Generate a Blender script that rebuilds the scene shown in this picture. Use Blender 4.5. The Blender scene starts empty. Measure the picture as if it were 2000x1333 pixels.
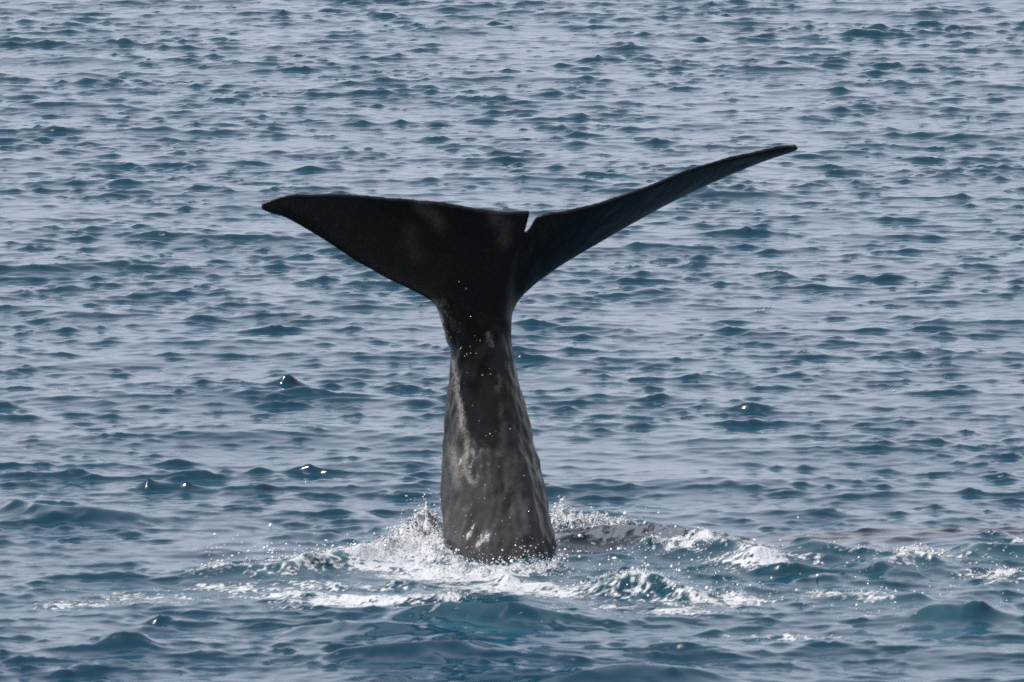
import bpy, bmesh, math
import numpy as np
from mathutils import Vector, noise as mnoise

scene = bpy.context.scene
coll = scene.collection
R = math.radians

# ------------------------------------------------------------------ camera
CAM = np.array([0.0, -60.0, 9.4])
AIM = np.array([0.0, 0.0, 1.60])
FOCAL = 298.0
cd = bpy.data.cameras.new('camera')
cam = bpy.data.objects.new('camera', cd)
coll.objects.link(cam)
cam.location = CAM
cam.rotation_euler = Vector(AIM - CAM).to_track_quat('-Z', 'Y').to_euler()
cd.lens = FOCAL
cd.sensor_width = 36.0
cd.clip_start = 0.5
cd.clip_end = 20000
cd.dof.use_dof = True
cd.dof.focus_distance = 88.0
cd.dof.aperture_fstop = 9.0
scene.camera = cam
scene.cycles.use_denoising = False
scene.cycles.filter_width = 1.25

# ------------------------------------------------------------------ sky, sun, exposure
SUN_EL = 48.0
SUN_AZ = -101.0           # degrees from +Y (view direction), negative = to the left
world = bpy.data.worlds.new('World')
scene.world = world
world.use_nodes = True
wn = world.node_tree
wn.nodes.clear()
sky = wn.nodes.new('ShaderNodeTexSky')
sky.sky_type = 'NISHITA'
sky.sun_disc = False
sky.sun_elevation = R(SUN_EL)
sky.sun_rotation = R(SUN_AZ)
sky.air_density = 1.0
sky.dust_density = 1.0
sky.ozone_density = 1.5
bg = wn.nodes.new('ShaderNodeBackground')
bg.inputs['Strength'].default_value = 0.10
wo = wn.nodes.new('ShaderNodeOutputWorld')
# an even veil of thin high cloud over the whole sky
veil = wn.nodes.new('ShaderNodeMix'); veil.data_type = 'RGBA'
veil.inputs[0].default_value = 0.88
veil.inputs[7].default_value = (2.82, 2.80, 3.10, 1)
wn.links.new(sky.outputs[0], veil.inputs[6])
wn.links.new(veil.outputs[2], bg.inputs[0])
wn.links.new(bg.outputs[0], wo.inputs[0])

sd = bpy.data.lights.new('sun', 'SUN')
sd.energy = 2.5
sd.angle = R(0.53)
sd.color = (1.0, 0.95, 0.88)
sun = bpy.data.objects.new('sun', sd)
coll.objects.link(sun)
ce = math.cos(R(SUN_EL))
sdir = Vector((ce * math.sin(R(SUN_AZ)), ce * math.cos(R(SUN_AZ)), math.sin(R(SUN_EL))))
sun.rotation_euler = sdir.to_track_quat('Z', 'Y').to_euler()
sun.location = (-30, 10, 40)

vs = scene.view_settings
scene.display_settings.display_device = 'sRGB'
vs.view_transform = 'Standard'
vs.look = 'None'
vs.exposure = 1.74
vs.gamma = 1.0
vs.use_curve_mapping = False

# ------------------------------------------------------------------ pixel -> place helpers (photo is 2000 px wide)
fw = (AIM - CAM) / np.linalg.norm(AIM - CAM)
rt = np.array([1.0, 0, 0])
up = np.cross(rt, fw)
TW = 36.0 / FOCAL

def ray(px, py):
    return fw + rt * (px - 1000) / 2000 * TW + up * (666.5 - py) / 2000 * TW

def at(px, py, y):
    """point seen at pixel px,py that stands at depth y"""
    d = ray(px, py)
    return CAM + d * (y - CAM[1]) / d[1]

def gnd(px, py, z=0.0):
    d = ray(px, py)
    return CAM + d * (z - CAM[2]) / d[2]

# ------------------------------------------------------------------ numpy tileable fields
def fft_waves(L, N, lmin, lmax, wind_deg, spread, power, rms_slope, seed, chop, peak):
    rng = np.random.default_rng(seed)
    k1 = 2 * np.pi * np.fft.fftfreq(N, L / N)
    kx, ky = np.meshgrid(k1, k1, indexing='ij')
    k = np.sqrt(kx**2 + ky**2); k[0, 0] = 1
    ang = np.arctan2(ky, kx) - R(wind_deg)
    D = 0.03 + np.abs(np.cos(ang))**spread
    band = 1 / (1 + (k / (2 * np.pi / lmin))**6) / (1 + ((2 * np.pi / lmax) / k)**8)
    amp = k**(-power) * np.sqrt(D) * band
    amp[0, 0] = 0
    w = rng.normal(size=(N, N)) + 1j * rng.normal(size=(N, N))
    H = amp * w
    h = np.fft.ifft2(H).real
    sg = h.std()
    # peaked crests and flat troughs
    e = np.exp(peak * np.clip(h / sg, -4, 2.3))
    h = sg / peak * (e - e.mean())
    sx, sy = np.gradient(h, L / N)
    s = rms_slope / math.sqrt((sx**2 + sy**2).mean())
    dx = np.fft.ifft2(1j * kx / k * H).real
    dy = np.fft.ifft2(1j * ky / k * H).real
    return L, np.stack([h * s, dx * s * chop, dy * s * chop], -1).astype(np.float32)

def fft_noise(N, cells_lo, cells_hi, power, seed):
    """unit-tile noise, zero mean unit variance"""
    rng = np.random.default_rng(seed)
    k1 = np.fft.fftfreq(N, 1.0 / N)
    kx, ky = np.meshgrid(k1, k1, indexing='ij')
    k = np.sqrt(kx**2 + ky**2); k[0, 0] = 1
    a = k**(-power) / (1 + (k / cells_hi)**6) / (1 + (cells_lo / k)**6)
    a[0, 0] = 0
    n = np.fft.ifft2(a * (rng.normal(size=(N, N)) + 1j * rng.normal(size=(N, N)))).real
    return (n / n.std()).astype(np.float32)

def sample(tile, L, x, y, rot=0.0):
    N = tile.shape[0]
    c, s = math.cos(rot), math.sin(rot)
    u = ((c * x + s * y) / L) % 1.0 * N
    v = ((-s * x + c * y) / L) % 1.0 * N
    i = np.floor(u).astype(np.int64); j = np.floor(v).astype(np.int64)
    fu = (u - i); fv = (v - j)
    i %= N; j %= N
    i1 = (i + 1) % N; j1 = (j + 1) % N
    if tile.ndim == 3:
        fu = fu[..., None]; fv = fv[..., None]
    fu = fu.astype(np.float32); fv = fv.astype(np.float32)
    return (tile[i, j] * (1 - fu) * (1 - fv) + tile[i1, j] * fu * (1 - fv)
            + tile[i, j1] * (1 - fu) * fv + tile[i1, j1] * fu * fv)

def sstep(a, b, x):
    t = np.clip((x - a) / (b - a), 0, 1)
    return t * t * (3 - 2 * t)

NOI_A = fft_noise(512, 4, 120, 1.0, 11)      # broad, ragged
NOI_B = fft_noise(512, 20, 200, 0.6, 12)     # fine

SWELL = fft_waves(43.0, 1024, 0.6, 2.8, 84, 2.5, 2.3, 0.050, 5, 0.9, 0.4)
CHOP = fft_waves(13.3, 1024, 0.20, 0.95, 80, 2, 2.0, 0.080, 6, 0.9, 0.6)
RIPL = fft_waves(4.9, 1024, 0.13, 0.46, 62, 3, 1.9, 0.092, 7, 0.8, 0.6)
RIPM = fft_waves(5.3, 1024, 0.13, 0.46, 122, 3, 1.9, 0.084, 17, 0.8, 0.6)
TURB = fft_waves(6.1, 512, 0.14, 0.9, 90, 0.0, 2.2, 0.22, 8, 1.0, 0.5)

# ------------------------------------------------------------------ disturbed water round the tail (world coordinates)
def seg_dist(x, y, pts, with_side=False):
    """distance to a polyline and the parameter 0..1 along it"""
    side = np.zeros(x.shape); best = np.full(x.shape, 1e9); par = np.zeros(x.shape)
    n = len(pts) - 1
    for i in range(n):
        ax, ay = pts[i]; bx, by = pts[i + 1]
        vx, vy = bx - ax, by - ay
        t = np.clip(((x - ax) * vx + (y - ay) * vy) / (vx * vx + vy * vy), 0, 1)
        d = np.hypot(x - ax - t * vx, y - ay - t * vy)
        m = d < best
        best = np.where(m, d, best); par = np.where(m, (i + t) / n, par)
        side = np.where(m, y - ay - t * vy, side)
    if with_side:
        return best, par, side
    return best, par

def G(px, py, z=0.0):
    p = gnd(px, py, z)
    return (p[0], p[1])

# crest lines: list of (polyline, height, width, foam)
RIDGES = [
    ([G(395, 1133), G(470, 1112, .06), G(560, 1102, .09), G(680, 1072, .11), G(790, 1045, .14), G(850, 1030, .16)], 0.16, 0.22, 0.55),
    ([G(1085, 1020, .2), G(1180, 1012, .2), G(1280, 1022, .17), G(1370, 1045, .12), G(1450, 1085, .06)], 0.22, 0.26, 0.6),
    ([G(1440, 1090, .08), G(1490, 1076, .12), G(1560, 1085, .08)], 0.15, 0.16, 0.5),
    ([G(1530, 1062, .12), G(1590, 1050, .16), G(1680, 1075, .1)], 0.16, 0.34, 0.05),
    ([G(1180, 1140, .08), G(1250, 1122, .14), G(1300, 1125, .14), G(1370, 1160, .06)], 0.19, 0.20, 0.5),
    ([G(760, 1215, .05), G(830, 1185, .12), G(880, 1170, .18), G(1000, 1182, .14), G(1100, 1205, .05)], 0.23, 0.26, 0.25),
    ([G(1700, 1110, .05), G(1790, 1070, .14), G(1830, 1090, .08)], 0.15, 0.15, 0.6),
    ([G(1860, 1060, .12), G(1930, 1045, .16), G(2060, 1050, .14)], 0.14, 0.24, 0.3),
    ([G(1780, 1195, .08), G(1850, 1175, .14), G(2050, 1185, .14)], 0.19, 0.25, 0.1),
    ([G(1560, 1165, .05), G(1700, 1150, .10), G(1800, 1150, .10)], 0.10, 0.15, 0.35),
    ([G(560, 1225, .05), G(700, 1215, .12), G(900, 1225, .10)], 0.15, 0.3, 0.0),
    ([G(640, 1280, .05), G(800, 1255, .14), G(1000, 1250, .1)], 0.16, 0.3, 0.0),
    ([G(1080, 1325, .08), G(1180, 1285, .18), G(1330, 1290, .15), G(1420, 1310, .08)], 0.15, 0.36, 0.0),
    ([G(190, 1250, .05), G(250, 1228, .14), G(310, 1250, .05)], 0.10, 0.24, 0.0),
    ([G(-20, 975, .05), G(80, 980, .14), G(200, 995, .1), G(300, 1005, .05)], 0.14, 0.25, 0.0),
]
# foam patches: px, py, half width px, half height px, amount
PATCH = [
    (830, 1075, 110, 30, 0.95), (760, 1100, 170, 26, 0.75), (880, 1120, 170, 22, 0.80), (640, 1150, 230, 18, 0.55),
    (700, 1180, 200, 16, 0.75), (560, 1165, 160, 14, 0.60), (300, 1165, 190, 14, 0.50), (120, 1185, 120, 10, 0.50),
    (1000, 1150, 180, 24, 0.70), (1150, 1030, 120, 20, 0.80), (1210, 1068, 140, 14, 0.55), (1330, 1075, 120, 16, 0.74),
    (1080, 1160, 150, 16, 0.60), (1250, 1150, 110, 26, 0.70), (1200, 1185, 150, 12, 0.50), (1480, 1110, 160, 14, 0.64),
    (1400, 1175, 200, 18, 0.59), (1700, 1095, 130, 12, 0.50), (1800, 1085, 70, 20, 0.66), (1950, 1130, 120, 14, 0.50),
    (1640, 1165, 200, 14, 0.45), (1540, 1245, 150, 14, 0.54), (1330, 1200, 140, 10, 0.59), (1750, 1200, 180, 20, 0.35),
    (950, 1120, 140, 14, 0.95), (1980, 1060, 80, 16, 0.40),
    (450, 1150, 120, 8, 0.60), (230, 1180, 200, 8, 0.55), (1620, 1110, 130, 8, 0.36), (1880, 1100, 90, 10, 0.41),
]

# heaped foam: (px, py, spread x m, spread y m, pile height m, count, r)
PILES = [
    (838, 1050, .13, .20, .14, 520, .011), (808, 1060, .12, .20, .10, 320, .010), (852, 1085, .10, .2, .10, 300, .010),
    (770, 1078, .22, .25, .04, 260, .009), (690, 1090, .3, .2, .03, 220, .008),
    (1105, 1030, .10, .20, .11, 480, .012), (1150, 1040, .20, .25, .09, 620, .012), (1215, 1045, .22, .22, .07, 460, .011),
    (1290, 1055, .2, .2, .05, 240, .010), (1350, 1080, .25, .2, .04, 220, .009),
    (1255, 1140, .10, .14, .08, 220, .010), (1285, 1150, .10, .12, .05, 140, .009), (1210, 1150, .14, .12, .04, 140, .009),
    (1790, 1085, .12, .12, .06, 220, .010), (1470, 1088, .12, .12, .04, 130, .009), (415, 1125, .12, .12, .05, 160, .009),
    (880, 1182, .10, .15, .06, 120, .009), (1640, 1160, .3, .15, .02, 100, .008), (1970, 1125, .2, .15, .04, 120, .009),
    (960, 1118, .38, .12, .05, 420, .009), (895, 1115, .14, .09, .06, 200, .009), (955, 1123, .14, .08, .045, 200, .008), (1025, 1121, .14, .08, .05, 220, .009), (1078, 1112, .10, .10, .06, 180, .009), (560, 1105, .35, .15, .03, 160, .008),
]
def local_fields(x, y):
    """extra height, foam amount, aerated amount, turbulence, at world x,y"""
    z = np.zeros_like(x); foam = np.zeros_like(x); aer = np.zeros_like(x)
    for pts, hh, ww, ff in RIDGES:
        d, t, sd_ = seg_dist(x, y, pts, True)
        e = np.sin(np.pi * np.clip(t * .84 + .08, 0, 1))**.7
        wl = ww * np.where(sd_ < 0, .75, 1.3)
        prof = 1 / (1 + (d / wl)**1.5)**1.6
        z += hh * prof * e * (.70 if ff > .04 else .80)
        if ff > 0:
            foam = np.maximum(foam, ff * e * np.exp(-(d / (ww * 1.1))**2))
            aer = np.maximum(aer, .7 * e * np.exp(-(d / (ww * 2.2))**2))
    for px, py, hw, hh, a in PATCH:
        c = gnd(px, py); e = gnd(px + hw, py); f = gnd(px, py - hh)
        rx = e[0] - c[0]; ry = f[1] - c[1]
        q = ((x - c[0]) / rx)**2 + ((y - c[1]) / ry)**2
        foam = np.maximum(foam, a * np.exp(-q * 1.0))
        aer = np.maximum(aer, a * .8 * np.exp(-q * .45))
    lump = np.clip(.7 + .45 * sample(NOI_A, 1.7, x, y, .4), 0, 1.8)
    for px, py, sx, sy, hh, n, r in PILES:
        c = gnd(px, py)
        g = np.exp(-(((x - c[0]) / sx)**2 + ((y - c[1]) / sy)**2) * .8)
        z += hh * .75 * g * lump
        foam = np.maximum(foam, np.clip(g * (.55 + hh * 4), 0, 1))
    cx, cy = 0.3, 0.0
    turb = np.exp(-(((x - cx) / 2.6)**2 + ((y - cy) / 2.4)**2)**1.5)
    turb = np.maximum(turb, .7 * np.exp(-(((x - 2.6) / 1.9)**2 + ((y + 1.0) / 2.2)**2)**2))
    turb = np.maximum(turb, foam * .8)
    return z, foam, aer, turb

# ------------------------------------------------------------------ sea surface mesh (one sheet, finer where the swell is close)
def rows():
    d = [46.0]
    while d[-1] < 128:
        d.append(d[-1] + 0.0262 * (d[-1] / 55.0)**1.3)
    while d[-1] < 9000:
        d.append(d[-1] + max(.1, (d[-1] - 127) * .13))
    near = [46.0]
    step = .03
    while near[-1] > -900:
        step *= 1.16
        near.append(near[-1] - step)
    return np.array(near[:0:-1] + d)

def cols():
    c = list(np.arange(0, 4.5, 0.0255))
    step = .0255
    while c[-1] < 4000:
        step *= 1.085
        c.append(c[-1] + step)
    c = np.array(c)
    return np.concatenate([-c[:0:-1], c])

dd, uu = rows(), cols()
nr, nc = len(dd), len(uu)
scl = np.sqrt(dd**2 * (dd > 0) + 24.0**2) / math.sqrt(60.0**2 + 24.0**2)
X = (uu[None, :] * scl[:, None]).ravel()
Y = (np.repeat((dd + CAM[1])[:, None], nc, 1)).ravel()
sp_d = np.gradient(dd)
sp_u = np.gradient(uu)
SP = np.maximum(sp_d[:, None], (sp_u[None, :] * scl[:, None])).ravel()

f_sw = 1 - sstep(.35, 1.2, SP)
f_ch = 1 - sstep(.18, .50, SP)
f_rp = 1 - sstep(.10, .26, SP)
# gusts: patches of calmer and rougher water
gust = np.clip(.97 + .32 * sample(NOI_A, 40.0, X, Y, .5), .5, 1.35)
P = np.zeros((X.size, 3), np.float32)
P[:, 0] = X; P[:, 1] = Y
loc_m = (np.abs(X) < 9) & (Y > -12) & (Y < 10)
ez = np.zeros(X.size); foam = np.zeros(X.size); aer = np.zeros(X.size); turb = np.zeros(X.size)
a, b, c, t = local_fields(X[loc_m], Y[loc_m])
ez[loc_m], foam[loc_m], aer[loc_m], turb[loc_m] = a, b, c, t

def add(tileset, rot, fac, st=1.0):
    L, tile = tileset
    v = sample(tile, L, X * st, Y, rot)
    cc, ss = math.cos(rot), math.sin(rot)
    fac = fac.astype(np.float32)
    P[:, 2] += v[:, 0] * fac
    P[:, 0] += (cc * v[:, 1] - ss * v[:, 2]) * fac
    P[:, 1] += (ss * v[:, 1] + cc * v[:, 2]) * fac

env1 = np.exp(.55 * sample(NOI_A, 19.0, X, Y * .6, .2)).clip(.4, 1.6)
env2 = np.exp(.75 * sample(NOI_A, 7.7, X, Y * .6, -.3)).clip(.3, 1.6)
wake = (1 - sstep(-4.0, -.5, Y)) * sstep(-16, -9, Y) * (1 - sstep(5, 11, np.abs(X)))
add(SWELL, 0.0, f_sw * (1 - .4 * turb) * (1 + .75 * wake))
add(CHOP, 0.15, f_ch * gust * env1 * (1 - .3 * turb), 1.0)
zlean = P[:, 2].copy()
env3 = np.exp(.75 * sample(NOI_A, 6.3, X, Y * .6, .8)).clip(.3, 1.6)
add(RIPL, 0.0, f_rp * gust * env2 * (.7 + .5 * sstep(-.04, .10, zlean)), .95)
add(RIPM, 0.0, f_rp * gust * env3 * (.7 + .5 * sstep(-.04, .10, zlean)), .95)
# wind waves lean forward: steep lee faces towards -Y, long gentle backs
Z2 = P[:, 2].reshape(nr, nc)
Y2 = P[:, 1].reshape(nr, nc)
slope = np.gradient(Z2, axis=0) / np.maximum(np.gradient(Y2, axis=0), 1e-3)
LEAN = 2.5
safe = (1 - sstep(.10, .4, SP)) * (1 - .6 * turb)
P[:, 1] -= (LEAN * (.35 * zlean + .65 * P[:, 2]) * safe).astype(np.float32)
# undo folds: keep each column of the sheet running steadily away
Yf = P[:, 1].reshape(nr, nc)
dY = np.diff(Yf, axis=0)
base = np.diff(dd).astype(np.float32)[:, None]
lo = base * .50
bad = dY < lo
dY = np.where(bad, lo, dY)
Yn = np.concatenate([Yf[:1], Yf[:1] + np.cumsum(dY, axis=0)], 0)
# remove the drift that the clamping adds, slowly along the column
drift = Yn - Yf
ker = 61
pad = np.pad(drift, ((ker // 2, ker // 2), (0, 0)), mode='edge')
cs = np.cumsum(np.concatenate([np.zeros((1, nc), np.float32), pad], 0), 0)
Yn = Yn - (cs[ker:] - cs[:-ker]) / ker
P[:, 1] = Yn.ravel()
add(TURB, 0.2, f_rp * turb * .8)
P[:, 2] += ez.astype(np.float32)
print('folded', bad.mean(), 'rms slope', np.sqrt((slope[400:2000, 100:-100]**2).mean()))

# foam attribute: patches broken up by ragged noise, more on the lee side of the lumps
nA = sample(NOI_A, 2.3, X, Y * .8, .2) * .5 + sample(NOI_B, 1.7, X, Y * .8, .9) * .55
foam_v = sstep(.20, .70, foam + nA * .20 * (foam > .02))
aer_v = np.clip(aer, 0, 1)

def grid_mesh(name, P, nr, nc):
    me = bpy.data.meshes.new(name)
    nq = (nr - 1) * (nc - 1)
    i = np.arange(nr - 1)[:, None] * nc + np.arange(nc - 1)[None, :]
    q = np.stack([i, i + 1, i + 1 + nc, i + nc], -1).reshape(-1).astype(np.int32)
    me.vertices.add(nr * nc)
    me.vertices.foreach_set('co', P.astype(np.float32).ravel())
    me.loops.add(nq * 4)
    me.loops.foreach_set('vertex_index', q)
    me.polygons.add(nq)
    me.polygons.foreach_set('loop_start', np.arange(0, nq * 4, 4, dtype=np.int32))
    me.polygons.foreach_set('use_smooth', np.ones(nq, bool))
    me.update(calc_edges=True)
    return me

def attr(me, name, vals):
    at_ = me.attributes.new(name, 'FLOAT', 'POINT')
    at_.data.foreach_set('value', vals.astype(np.float32))

sea_me = grid_mesh('sea_water', P, nr, nc)
attr(sea_me, 'foam', foam_v)
attr(sea_me, 'aerated', aer_v)
sea = bpy.data.objects.new('sea_water', sea_me)
coll.objects.link(sea)
sea['kind'] = 'structure'
sea['label'] = 'choppy blue-grey sea water reflecting a pale sky'
print('sea quads', len(sea_me.polygons))

# ------------------------------------------------------------------ materials
def new_mat(name):
    m = bpy.data.materials.new(name)
    m.use_nodes = True
    nt = m.node_tree
    return m, nt, nt.nodes['Principled BSDF']

def N(nt, t, **kw):
    n = nt.nodes.new(t)
    for k, v in kw.items():
        setattr(n, k, v)
    return n

def mathn(nt, op, a, b=None, clamp=False):
    n = N(nt, 'ShaderNodeMath', operation=op, use_clamp=clamp)
    for i, v in enumerate((a, b)):
        if v is None: continue
        if isinstance(v, (int, float)): n.inputs[i].default_value = v
        else: nt.links.new(v, n.inputs[i])
    return n.outputs[0]

def mixc(nt, fac, a, b):
    n = N(nt, 'ShaderNodeMix', data_type='RGBA')
    if isinstance(fac, (int, float)): n.inputs[0].default_value = fac
    else: nt.links.new(fac, n.inputs[0])
    for i, v in ((6, a), (7, b)):
        if isinstance(v, tuple): n.inputs[i].default_value = (*v, 1)
        else: nt.links.new(v, n.inputs[i])
    return n.outputs[2]

def noise(nt, vec, scale, detail=4, rough=.55, dist=0.0):
    n = N(nt, 'ShaderNodeTexNoise')
    nt.links.new(vec, n.inputs['Vector'])
    n.inputs['Scale'].default_value = scale
    n.inputs['Detail'].default_value = detail
    n.inputs['Roughness'].default_value = rough
    n.inputs['Distortion'].default_value = dist
    return n.outputs['Fac']

def ramp(nt, fac, lo, hi):
    n = N(nt, 'ShaderNodeMapRange', interpolation_type='SMOOTHSTEP')
    nt.links.new(fac, n.inputs[0])
    n.inputs[1].default_value = lo
    n.inputs[2].default_value = hi
    return n.outputs[0]

def water_material():
    m, nt, b = new_mat('water')
    tc = N(nt, 'ShaderNodeTexCoord').outputs['Object']
    fo = N(nt, 'ShaderNodeAttribute', attribute_name='foam').outputs['Fac']
    ae = N(nt, 'ShaderNodeAttribute', attribute_name='aerated').outputs['Fac']
    n1 = noise(nt, tc, 9.0, 6, .65, .4)
    n2 = noise(nt, tc, 38.0, 4, .6)
    lace = mathn(nt, 'ADD', mathn(nt, 'MULTIPLY', n1, .6), mathn(nt, 'MULTIPLY', n2, .4))
    # foam coverage breaks up into lace where it is thin
    cov = mathn(nt, 'ADD', fo, mathn(nt, 'MULTIPLY', mathn(nt, 'SUBTRACT', lace, .5), 2.6))
    fmask = mathn(nt, 'MULTIPLY', ramp(nt, cov, .30, .85), ramp(nt, fo, .02, .25))
    aen = mathn(nt, 'MULTIPLY', ae, ramp(nt, noise(nt, tc, 2.2, 4, .6), .3, .65))
    deep = mixc(nt, noise(nt, tc, .35, 2, .5), (.0003, .0195, .0360), (.0002, .0165, .032))
    body = mixc(nt, mathn(nt, 'MULTIPLY', aen, .5), deep, (.022, .075, .088))
    b.inputs['IOR'].default_value = 1.333
    rg = mathn(nt, 'ADD', mathn(nt, 'MULTIPLY', fmask, .4), .17)
    nt.links.new(rg, b.inputs['Roughness'])
    r1 = noise(nt, tc, 22.0, 3, .5, .2)
    hgt = mathn(nt, 'ADD', mathn(nt, 'MULTIPLY', r1, .0005), mathn(nt, 'MULTIPLY', mathn(nt, 'MULTIPLY', lace, fmask), .03))
    bp = N(nt, 'ShaderNodeBump')
    bp.inputs['Strength'].default_value = 1.0
    bp.inputs['Distance'].default_value = 1.0
    nt.links.new(hgt, bp.inputs['Height'])
    nt.links.new(bp.outputs[0], b.inputs['Normal'])
    # light scattered back from inside clear water leaves it evenly whatever way a facet leans,
    # so the body colour is shaded with the level surface normal; the mirror part and foam use the waves
    nt.links.new(mixc(nt, fmask, (0, 0, 0), (.31, .33, .355)), b.inputs['Base Color'])
    upn = N(nt, 'ShaderNodeCombineXYZ'); upn.inputs[2].default_value = 1.0
    df = N(nt, 'ShaderNodeBsdfDiffuse')
    nt.links.new(mixc(nt, fmask, body, (0, 0, 0)), df.inputs['Color'])
    nt.links.new(upn.outputs[0], df.inputs['Normal'])
    ad = N(nt, 'ShaderNodeAddShader')
    nt.links.new(b.outputs[0], ad.inputs[0]); nt.links.new(df.outputs[0], ad.inputs[1])
    nt.links.new(ad.outputs[0], nt.nodes['Material Output'].inputs['Surface'])
    return m

sea_me.materials.append(water_material())

# ------------------------------------------------------------------ whale tail
def loft(rings, name):
    """closed loft through rings (lists of equal-length 3D points), both ends capped"""
    bm = bmesh.new()
    vr = [[bm.verts.new(tuple(p)) for p in r] for r in rings]
    n = len(rings[0])
    for a_, b_ in zip(vr[:-1], vr[1:]):
        for i in range(n):
            bm.faces.new((a_[i], a_[(i + 1) % n], b_[(i + 1) % n], b_[i]))
    bm.faces.new(vr[0][::-1]); bm.faces.new(vr[-1])
    bmesh.ops.recalc_face_normals(bm, faces=bm.faces)
    me = bpy.data.meshes.new(name)
    bm.to_mesh(me); bm.free()
    return me

def spline(keys, n):
    """Catmull-Rom style resample of rows of numbers by chord length"""
    K = np.array(keys, float)
    t = np.arange(len(K))
    out = []
    for s in np.linspace(0, len(K) - 1, n):
        i = min(int(s), len(K) - 2); f = s - i
        p0, p1, p2, p3 = K[max(i - 1, 0)], K[i], K[i + 1], K[min(i + 2, len(K) - 1)]
        out.append(.5 * ((2 * p1) + (-p0 + p2) * f + (2 * p0 - 5 * p1 + 4 * p2 - p3) * f * f
                         + (-p0 + 3 * p1 - 3 * p2 + p3) * f**3))
    return np.array(out)

# tail stock: photo row, left edge, right edge, depth of centre, half depth, ridge strength
STOCK = [
    (1330, 862, 1110, .30, .62, .02),
    (1180, 866, 1100, .42, .56, .07),
    (1105, 866, 1091, .48, .53, .10),
    (1050, 864, 1084, .53, .51, .13),
    (980, 862, 1072, .60, .48, .17),
    (900, 863, 1053, .66, .44, .22),
    (850, 867, 1041, .70, .41, .25),
    (800, 873, 1029, .72, .38, .26),
    (750, 879, 1017, .73, .35, .25),
    (700, 880, 1007, .72, .32, .20),
    (660, 869, 1001, .69, .27, .11),
    (620, 855, 999, .63, .22, .05),
    (585, 850, 999, .57, .17, .02),
    (550, 865, 1000, .51, .13, .0),
    (500, 895, 1003, .42, .10, .0),
    (460, 910, 1008, .36, .08, .0),
    (436, 925, 1012, .33, .05, .0),
]

def stock_mesh():
    rings = []
    nth = 96
    th = np.linspace(0, 2 * np.pi, nth, endpoint=False)
    # cross-section: flat left flank meeting the broad front face in a ridge, right flank turned away
    poly = [(-1, .20), (-.67, -.74), (-.60, -.80), (0, -.97), (.62, -.93), (.80, -.80), (1, -.10), (.72, .75), (0, 1), (-.72, .8)]
    rp = np.zeros(nth)
    for k, t_ in enumerate(th):
        dx_, dy_ = math.cos(t_), math.sin(t_)
        for (ax, ay), (bx, by) in zip(poly, poly[1:] + poly[:1]):
            ex, ey = bx - ax, by - ay
            den = dx_ * ey - dy_ * ex
            if abs(den) < 1e-9: continue
            r_ = (ax * ey - ay * ex) / den
            q_ = (ax * dy_ - ay * dx_) / den
            if r_ > 0 and -1e-6 <= q_ <= 1 + 1e-6:
                rp[k] = max(rp[k], r_)
    for _ in range(2):
        rp = .25 * np.roll(rp, 1) + .5 * rp + .25 * np.roll(rp, -1)
    for py, xl, xr, yc, hd, rg in spline(STOCK, 70):
        cx = np.cos(th); sy = np.sin(th)
        e = 2.0 / 2.6
        w_ = min(1.0, max(0.0, rg / .18))
        ux = np.sign(cx) * np.abs(cx)**e * (1 - w_) + rp * cx * w_
        uy = np.sign(sy) * np.abs(sy)**e * (1 - w_) + rp * sy * w_
        ux = (ux - ux.min()) / (ux.max() - ux.min())
        ring = []
        for i in range(nth):
            y = yc + uy[i] * hd
            p = at(xl + (xr - xl) * ux[i], py, yc)
            ring.append((p[0], y, p[2]))
        rings.append(ring)
    return loft(rings, 'stock')

# flukes: leading edge px, py, depth; trailing edge px, py, depth; thickness (m)
LEFT = [
    (978, 600, .60, 1036, 412, .28, .12),
    (955, 615, .60, 985, 414, .26, .17),
    (920, 620, .60, 940, 408, .24, .19),
    (884, 618, .58, 900, 402, .22, .18),
    (855, 606, .55, 860, 395, .20, .17),
    (826, 584, .50, 810, 391, .17, .15),
    (780, 557, .46, 760, 386, .13, .13),
    (700, 512, .38, 690, 381, .08, .11),
    (640, 472, .30, 630, 380, .03, .09),
    (590, 441, .22, 580, 381, -.01, .07),
    (553, 422, .15, 547, 386, -.03, .05),
    (528, 415, .10, 524, 394, -.02, .035),
    (511, 407, .05, 510, 402, -.01, .02),
]
RIGHT = [
    (975, 655, .74, 985, 470, .50, .12),
    (1003, 606, .76, 1012, 462, .42, .16),
    (1020, 580, .80, 1033, 449, .36, .15),
    (1045, 556, .85, 1050, 424, .31, .13),
    (1065, 540, .89, 1068, 419, .31, .135),
    (1110, 506, .96, 1105, 413, .36, .125),
    (1180, 465, 1.06, 1170, 398, .46, .105),
    (1260, 419, 1.16, 1245, 373, .60, .085),
    (1350, 373, 1.26, 1335, 337, .76, .07),
    (1430, 337, 1.34, 1415, 312, .94, .055),
    (1500, 309, 1.40, 1490, 295, 1.14, .045),
    (1542, 296, 1.43, 1537, 286, 1.28, .042),
    (1558, 289, 1.44, 1556, 283, 1.38, .036),
]

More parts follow.
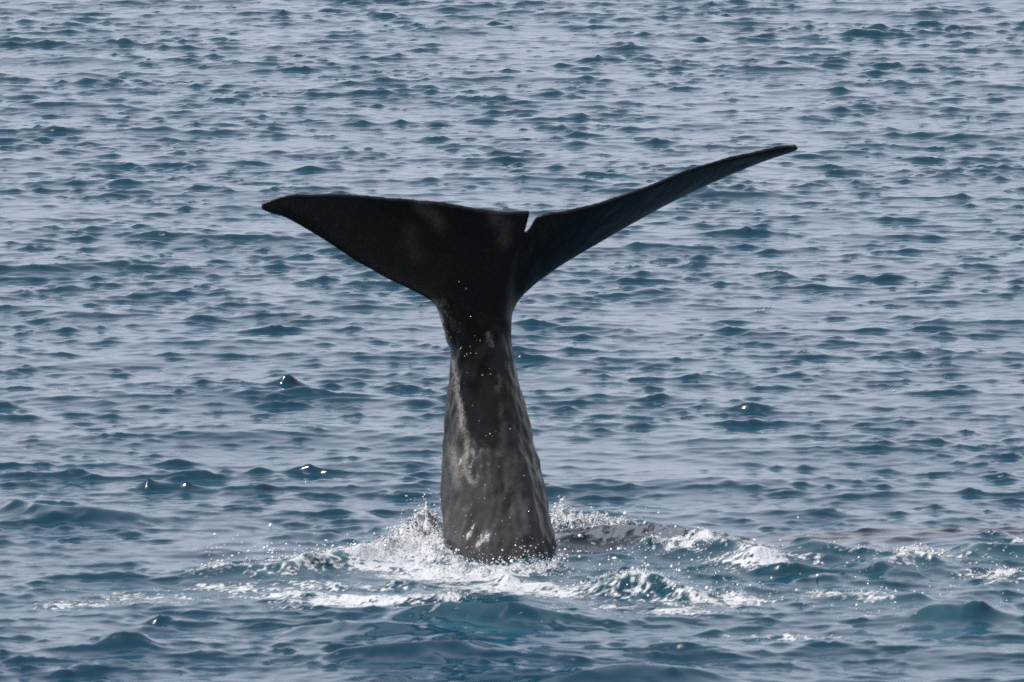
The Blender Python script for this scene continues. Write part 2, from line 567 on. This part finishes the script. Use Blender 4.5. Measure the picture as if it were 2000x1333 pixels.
def fluke_mesh(keys, n, name, tuck):
    ks = spline(keys, n)
    # worn trailing edge: shallow nicks and waves
    w = np.linspace(0, 1, n)
    ks[:, 4] += (np.sin(w * 37 + tuck) * .5 + np.sin(w * 61 + 2 * tuck) * .4) * sstep(0, .1, w) * (1 - sstep(.85, 1, w))
    span = []
    for r in ks:
        span.append((at(r[0], r[1], r[2]), at(r[3], r[4], r[5])))
    rings = []
    m = 20
    prof = []
    for i in range(m + 1):
        u = .5 - .5 * math.cos(math.pi * i / m)
        prof.append((u, 2.6 * (.2969 * math.sqrt(u) - .126 * u - .3516 * u * u + .2843 * u**3 - .0936 * u**4) + .10 * math.sqrt(max(0, 1 - u)) * u))
    for i, r in enumerate(ks):
        le, te = span[i]
        i0, i1 = max(i - 1, 0), min(i + 1, n - 1)
        sv = (span[i1][0] + span[i1][1]) - (span[i0][0] + span[i0][1])
        sv /= np.linalg.norm(sv)
        ch = te - le
        nv = np.cross(sv, ch); nv /= np.linalg.norm(nv)
        th = r[6]
        # inset the chord so that the rounded edge reaches the traced outline
        top = [le + ch * u + nv * (th * f + .011) for u, f in prof]
        bot = [le + ch * u - nv * (th * f + .011) for u, f in prof[::-1]]
        rings.append(top + bot)
    return loft(rings, name)

def union_remesh(meshes, voxel, smooth_it):
    bm = bmesh.new()
    for me in meshes:
        bm.from_mesh(me)
    me = bpy.data.meshes.new('sperm_whale_tail')
    bm.to_mesh(me); bm.free()
    o = bpy.data.objects.new('whale', me)
    coll.objects.link(o)
    r = o.modifiers.new('r', 'REMESH'); r.mode = 'VOXEL'; r.voxel_size = voxel; r.adaptivity = 0
    s = o.modifiers.new('s', 'SMOOTH'); s.factor = .5; s.iterations = smooth_it
    dg = bpy.context.evaluated_depsgraph_get()
    out = bpy.data.meshes.new_from_object(o.evaluated_get(dg))
    o.modifiers.clear()
    o.data = out
    for m_ in meshes + [me]:
        bpy.data.meshes.remove(m_)
    return o

whale = union_remesh([stock_mesh(), fluke_mesh(LEFT, 120, 'l', 1.3), fluke_mesh(RIGHT, 120, 'r', 4.1)], 0.0122, 6)
whale.name = 'whale'
wme = whale.data
wme.name = 'whale'
nv = len(wme.vertices)
co = np.empty(nv * 3, np.float32); wme.vertices.foreach_get('co', co); co = co.reshape(-1, 3)
no = np.empty(nv * 3, np.float32); wme.vertex_normals.foreach_get('vector', no); no = no.reshape(-1, 3)
print('whale verts', nv, co.min(0), co.max(0))

# fillet where the flukes grow out of the stock
ed = np.empty(len(wme.edges) * 2, np.int32); wme.edges.foreach_get('vertices', ed); ed = ed.reshape(-1, 2)
deg = np.bincount(ed.ravel(), minlength=nv).astype(np.float32)[:, None]
pj = at(940, 600, .5)
fw_ = np.exp(-(((co[:, 0] - pj[0]) / .50)**2 + ((co[:, 2] - pj[2]) / .45)**2)**2)[:, None] * .6
for _ in range(160):
    acc = np.stack([np.bincount(ed[:, 0], co[ed[:, 1], k], nv) + np.bincount(ed[:, 1], co[ed[:, 0], k], nv) for k in range(3)], -1)
    co += ((acc / deg - co) * fw_).astype(np.float32)
# wrinkled, lumpy skin on the stock
stock_w = 1 - sstep(1.35, 2.0, co[:, 2])
dsp = np.zeros(nv, np.float32)
for i in range(nv):
    x, y, z = co[i]
    if stock_w[i] > 0:
        dsp[i] = (mnoise.noise((x * 9, y * 9, z * 3.2)) * .020 + mnoise.noise((x * 22 + 7, y * 22, z * 8)) * .012
                  + mnoise.noise((x * 5 + 3, y * 5, z * 5)) * .008) * stock_w[i]
    dsp[i] += mnoise.noise((x * 6, y * 6, z * 6 + 9)) * .004
co += no * dsp[:, None]

# scars and callus marks: polylines in the photo, found on the skin that faces the viewer
proj_px = 1000 + ((co - CAM) @ rt) / ((co - CAM) @ fw) / TW * 2000
proj_py = 666.5 - ((co - CAM) @ up) / ((co - CAM) @ fw) / TW * 2000
front = (no[:, 1] < .25)
pale = np.zeros(nv)
def scar(pts, width, amt):
    global pale
    d, t = seg_dist(proj_px + 3 * sample(NOI_B, 300., proj_px, proj_py), proj_py, pts)
    pale = np.maximum(pale, .4 * amt * np.exp(-(d / width)**2) * front)
scar([(866, 640), (878, 690), (884, 712)], 3, .5)
scar([(882, 700), (890, 735), (893, 770), (899, 790)], 3.2, .9)
scar([(899, 790), (901, 815), (901, 832), (908, 848), (912, 870)], 4.5, .9)
scar([(912, 870), (906, 905), (912, 930), (925, 945)], 5.5, .75)
scar([(922, 878), (927, 893)], 3, .8)
scar([(848, 590), (856, 600), (860, 615), (862, 630)], 6, .75)
scar([(853, 589), (857, 600)], 3.5, .9)
scar([(953, 650), (957, 668), (960, 676)], 2.6, .8)
scar([(938, 860), (950, 872)], 2, .3)
scar([(973, 735), (978, 745), (972, 765)], 4, .4)
scar([(978, 790), (980, 815)], 3, .4)
scar([(985, 830), (983, 860), (975, 885)], 7, .35)
scar([(885, 880), (893, 925), (896, 950)], 9, .45)
scar([(820, 403), (850, 425), (858, 440)], 12, .20)
scar([(965, 425), (985, 440), (985, 470)], 13, .20)
scar([(800, 450), (810, 500)], 16, .10)
wme.vertices.foreach_set('co', co.ravel())
wme.polygons.foreach_set('use_smooth', np.ones(len(wme.polygons), bool))
wme.update()
attr(wme, 'pale', pale)
# stock greyer downwards: wet sky sheen and mist painted into the skin; near-black flukes
attr(wme, 'grey', 1 - sstep(.15, 1.45, co[:, 2] + .10 * sample(NOI_A, 2.0, co[:, 0], co[:, 2])))

def skin_material():
    m, nt, b = new_mat('whale_skin')
    tc = N(nt, 'ShaderNodeTexCoord').outputs['Object']
    mp = N(nt, 'ShaderNodeMapping'); mp.inputs['Scale'].default_value = (1, 1, .33)
    nt.links.new(tc, mp.inputs['Vector'])
    st = mp.outputs[0]
    pa = N(nt, 'ShaderNodeAttribute', attribute_name='pale').outputs['Fac']
    gr = N(nt, 'ShaderNodeAttribute', attribute_name='grey').outputs['Fac']
    n1 = noise(nt, st, 8, 6, .6)
    n2 = noise(nt, tc, 30, 4, .6)
    base = mixc(nt, gr, (.0050, .0053, .0060), (.030, .0292, .0305))
    mott = mixc(nt, mathn(nt, 'MULTIPLY', mathn(nt, 'MULTIPLY', ramp(nt, n1, .48, .72), gr), .5), base, (.052, .050, .050))
    dark = mixc(nt, mathn(nt, 'MULTIPLY', ramp(nt, n2, .5, .75), .5), mott, (.010, .010, .011))
    pm = mathn(nt, 'MULTIPLY', pa, ramp(nt, n2, .05, .65))
    col = mixc(nt, pm, dark, (.36, .345, .33))
    nt.links.new(col, b.inputs['Base Color'])
    b.inputs['IOR'].default_value = 1.24
    rg = mathn(nt, 'ADD', mathn(nt, 'MULTIPLY', n1, .35), .10)
    nt.links.new(rg, b.inputs['Roughness'])
    h = mathn(nt, 'ADD', mathn(nt, 'MULTIPLY', n1, .012), mathn(nt, 'MULTIPLY', n2, .003))
    bp = N(nt, 'ShaderNodeBump'); bp.inputs['Strength'].default_value = 1.0; bp.inputs['Distance'].default_value = 1.0
    nt.links.new(h, bp.inputs['Height'])
    nt.links.new(bp.outputs[0], b.inputs['Normal'])
    return m

wme.materials.clear()
wme.materials.append(skin_material())
whale['label'] = 'dark grey whale diving with its notched tail flukes raised above the sea'
whale['category'] = 'whale'

# ------------------------------------------------------------------ foam clots and flying spray
def ico(level):
    bm = bmesh.new()
    bmesh.ops.create_icosphere(bm, subdivisions=level, radius=1.0)
    v = np.array([x.co[:] for x in bm.verts]); f = np.array([[q.index for q in x.verts] for x in bm.faces])
    bm.free()
    return v, f

def blobs(name, centers, radii, level, stretch, seed):
    rng = np.random.default_rng(seed)
    v, f = ico(level)
    n, k = len(centers), len(v)
    jit = 1 + rng.normal(size=(n, k, 1)) * .16
    sc = radii[:, None, None] * (1 + (rng.random((n, 1, 3)) - .5) * stretch)
    V = (v[None] * jit * sc + centers[:, None, :]).reshape(-1, 3)
    F = (f[None] + (np.arange(n) * k)[:, None, None]).reshape(-1, 3)
    me = bpy.data.meshes.new(name)
    me.vertices.add(len(V)); me.vertices.foreach_set('co', V.astype(np.float32).ravel())
    me.loops.add(F.size); me.loops.foreach_set('vertex_index', F.ravel().astype(np.int32))
    me.polygons.add(len(F))
    me.polygons.foreach_set('loop_start', np.arange(0, F.size, 3, dtype=np.int32))
    me.polygons.foreach_set('use_smooth', np.ones(len(F), bool))
    me.update(calc_edges=True)
    o = bpy.data.objects.new(name, me)
    coll.objects.link(o)
    o['kind'] = 'stuff'
    return o

rng = np.random.default_rng(3)
# height of the sea at arbitrary points (nearest vertices of the built mesh)
def sea_z(x, y):
    d = y - CAM[1]
    i = np.clip(np.searchsorted(dd, d), 0, nr - 1)
    u = x / scl[i]
    j = np.clip(np.searchsorted(uu, u), 0, nc - 1)
    return P[i * nc + j, 2]

C, Rr = [], []
for px, py, sx, sy, hh, n, r in PILES:
    n = int(n * 2.2)
    g = gnd(px, py)
    x = g[0] + rng.normal(size=n) * sx * .7
    y = g[1] + rng.normal(size=n) * sy * .7
    q = ((x - g[0]) / sx)**2 + ((y - g[1]) / sy)**2
    z = sea_z(x, y) + rng.random(n)**2 * hh * np.exp(-q * .7) * .6
    C.append(np.stack([x, y, z], -1)); Rr.append(r * .34 * np.exp(rng.normal(size=n) * .4))
foam_o = blobs('sea_foam', np.concatenate(C), np.concatenate(Rr), 1, .8, 21)
foam_o['label'] = 'white foam churned up around the base of the whale tail'

# spray drops thrown up round the stock, running off the flukes and scattered on the crests
C, Rr = [], []
def drops(pts, r):
    C.append(np.array(pts)); Rr.append(np.array(r))
def ring_spray(n, px0, px1, py, y0, y1, zmax, r):
    x0 = gnd(px0, py)[0]; x1 = gnd(px1, py)[0]
    x = x0 + (x1 - x0) * rng.random(n); y = y0 + (y1 - y0) * rng.random(n)
    z = sea_z(x, y) + rng.exponential(zmax * .35, n)
    drops(np.stack([x, y, z], -1), r * np.exp(rng.normal(size=n) * .4))
ring_spray(380, 850, 1110, 1105, -.35, .0, .13, .0030)
ring_spray(90, 780, 865, 1060, .6, 1.4, .22, .0040)
ring_spray(80, 1090, 1300, 1040, .6, 1.6, .16, .0040)
ring_spray(150, 1080, 1400, 1110, -.6, .6, .10, .0050)
ring_spray(110, 400, 800, 1090, .0, .7, .10, .0050)
ring_spray(120, 1300, 2000, 1150, -2.2, .4, .08, .0050)
ring_spray(60, 1100, 1500, 1170, -1.8, -1.2, .08, .0050)
for n, px, py, sx, sy, y in ((22, 918, 690, 18, 50, .2), (26, 950, 900, 50, 120, -.05), (26, 960, 1040, 60, 50, -.15)):
    pp = [at(px + rng.normal() * sx, py + rng.normal() * sy, y) for _ in range(n)]
    drops(pp, .0023 * np.exp(rng.normal(size=n) * .35))
# glinting drops on steep little crests further out
for px, py, n, sx in ((130, 766, 14, 14), (1490, 606, 10, 14), (1510, 602, 8, 12), (1695, 716, 5, 6), (1845, 733, 3, 4), (1750, 770, 3, 4), (295, 786, 3, 5), (1640, 100, 8, 30)):
    g = gnd(px, py)
    x = g[0] + rng.normal(size=n) * sx * .0036; y = g[1] + rng.normal(size=n) * .08
    drops(np.stack([x, y, sea_z(x, y) + .002], -1), .0035 * np.exp(rng.normal(size=n) * .3))
spray = blobs('sea_spray', np.concatenate(C), np.concatenate(Rr), 1, .5, 22)
spray['label'] = 'glinting water drops splashed up around the raised whale tail'

fm, fnt, fb = new_mat('foam')
tcf = N(fnt, 'ShaderNodeTexCoord').outputs['Object']
fcol = mixc(fnt, noise(fnt, tcf, 14, 3, .6), (.30, .33, .36), (.50, .52, .54))
fnt.links.new(fcol, fb.inputs['Base Color'])
fb.inputs['Roughness'].default_value = .45
fb.inputs['IOR'].default_value = 1.33
foam_o.data.materials.append(fm)

dm, dnt, db = new_mat('water_drop')
tcd = N(dnt, 'ShaderNodeTexCoord').outputs['Object']
dcol = mixc(dnt, noise(dnt, tcd, 9, 2, .5), (.5, .53, .56), (.7, .7, .7))
dnt.links.new(dcol, db.inputs['Base Color'])
db.inputs['Roughness'].default_value = .08
db.inputs['IOR'].default_value = 1.45
spray.data.materials.append(dm)
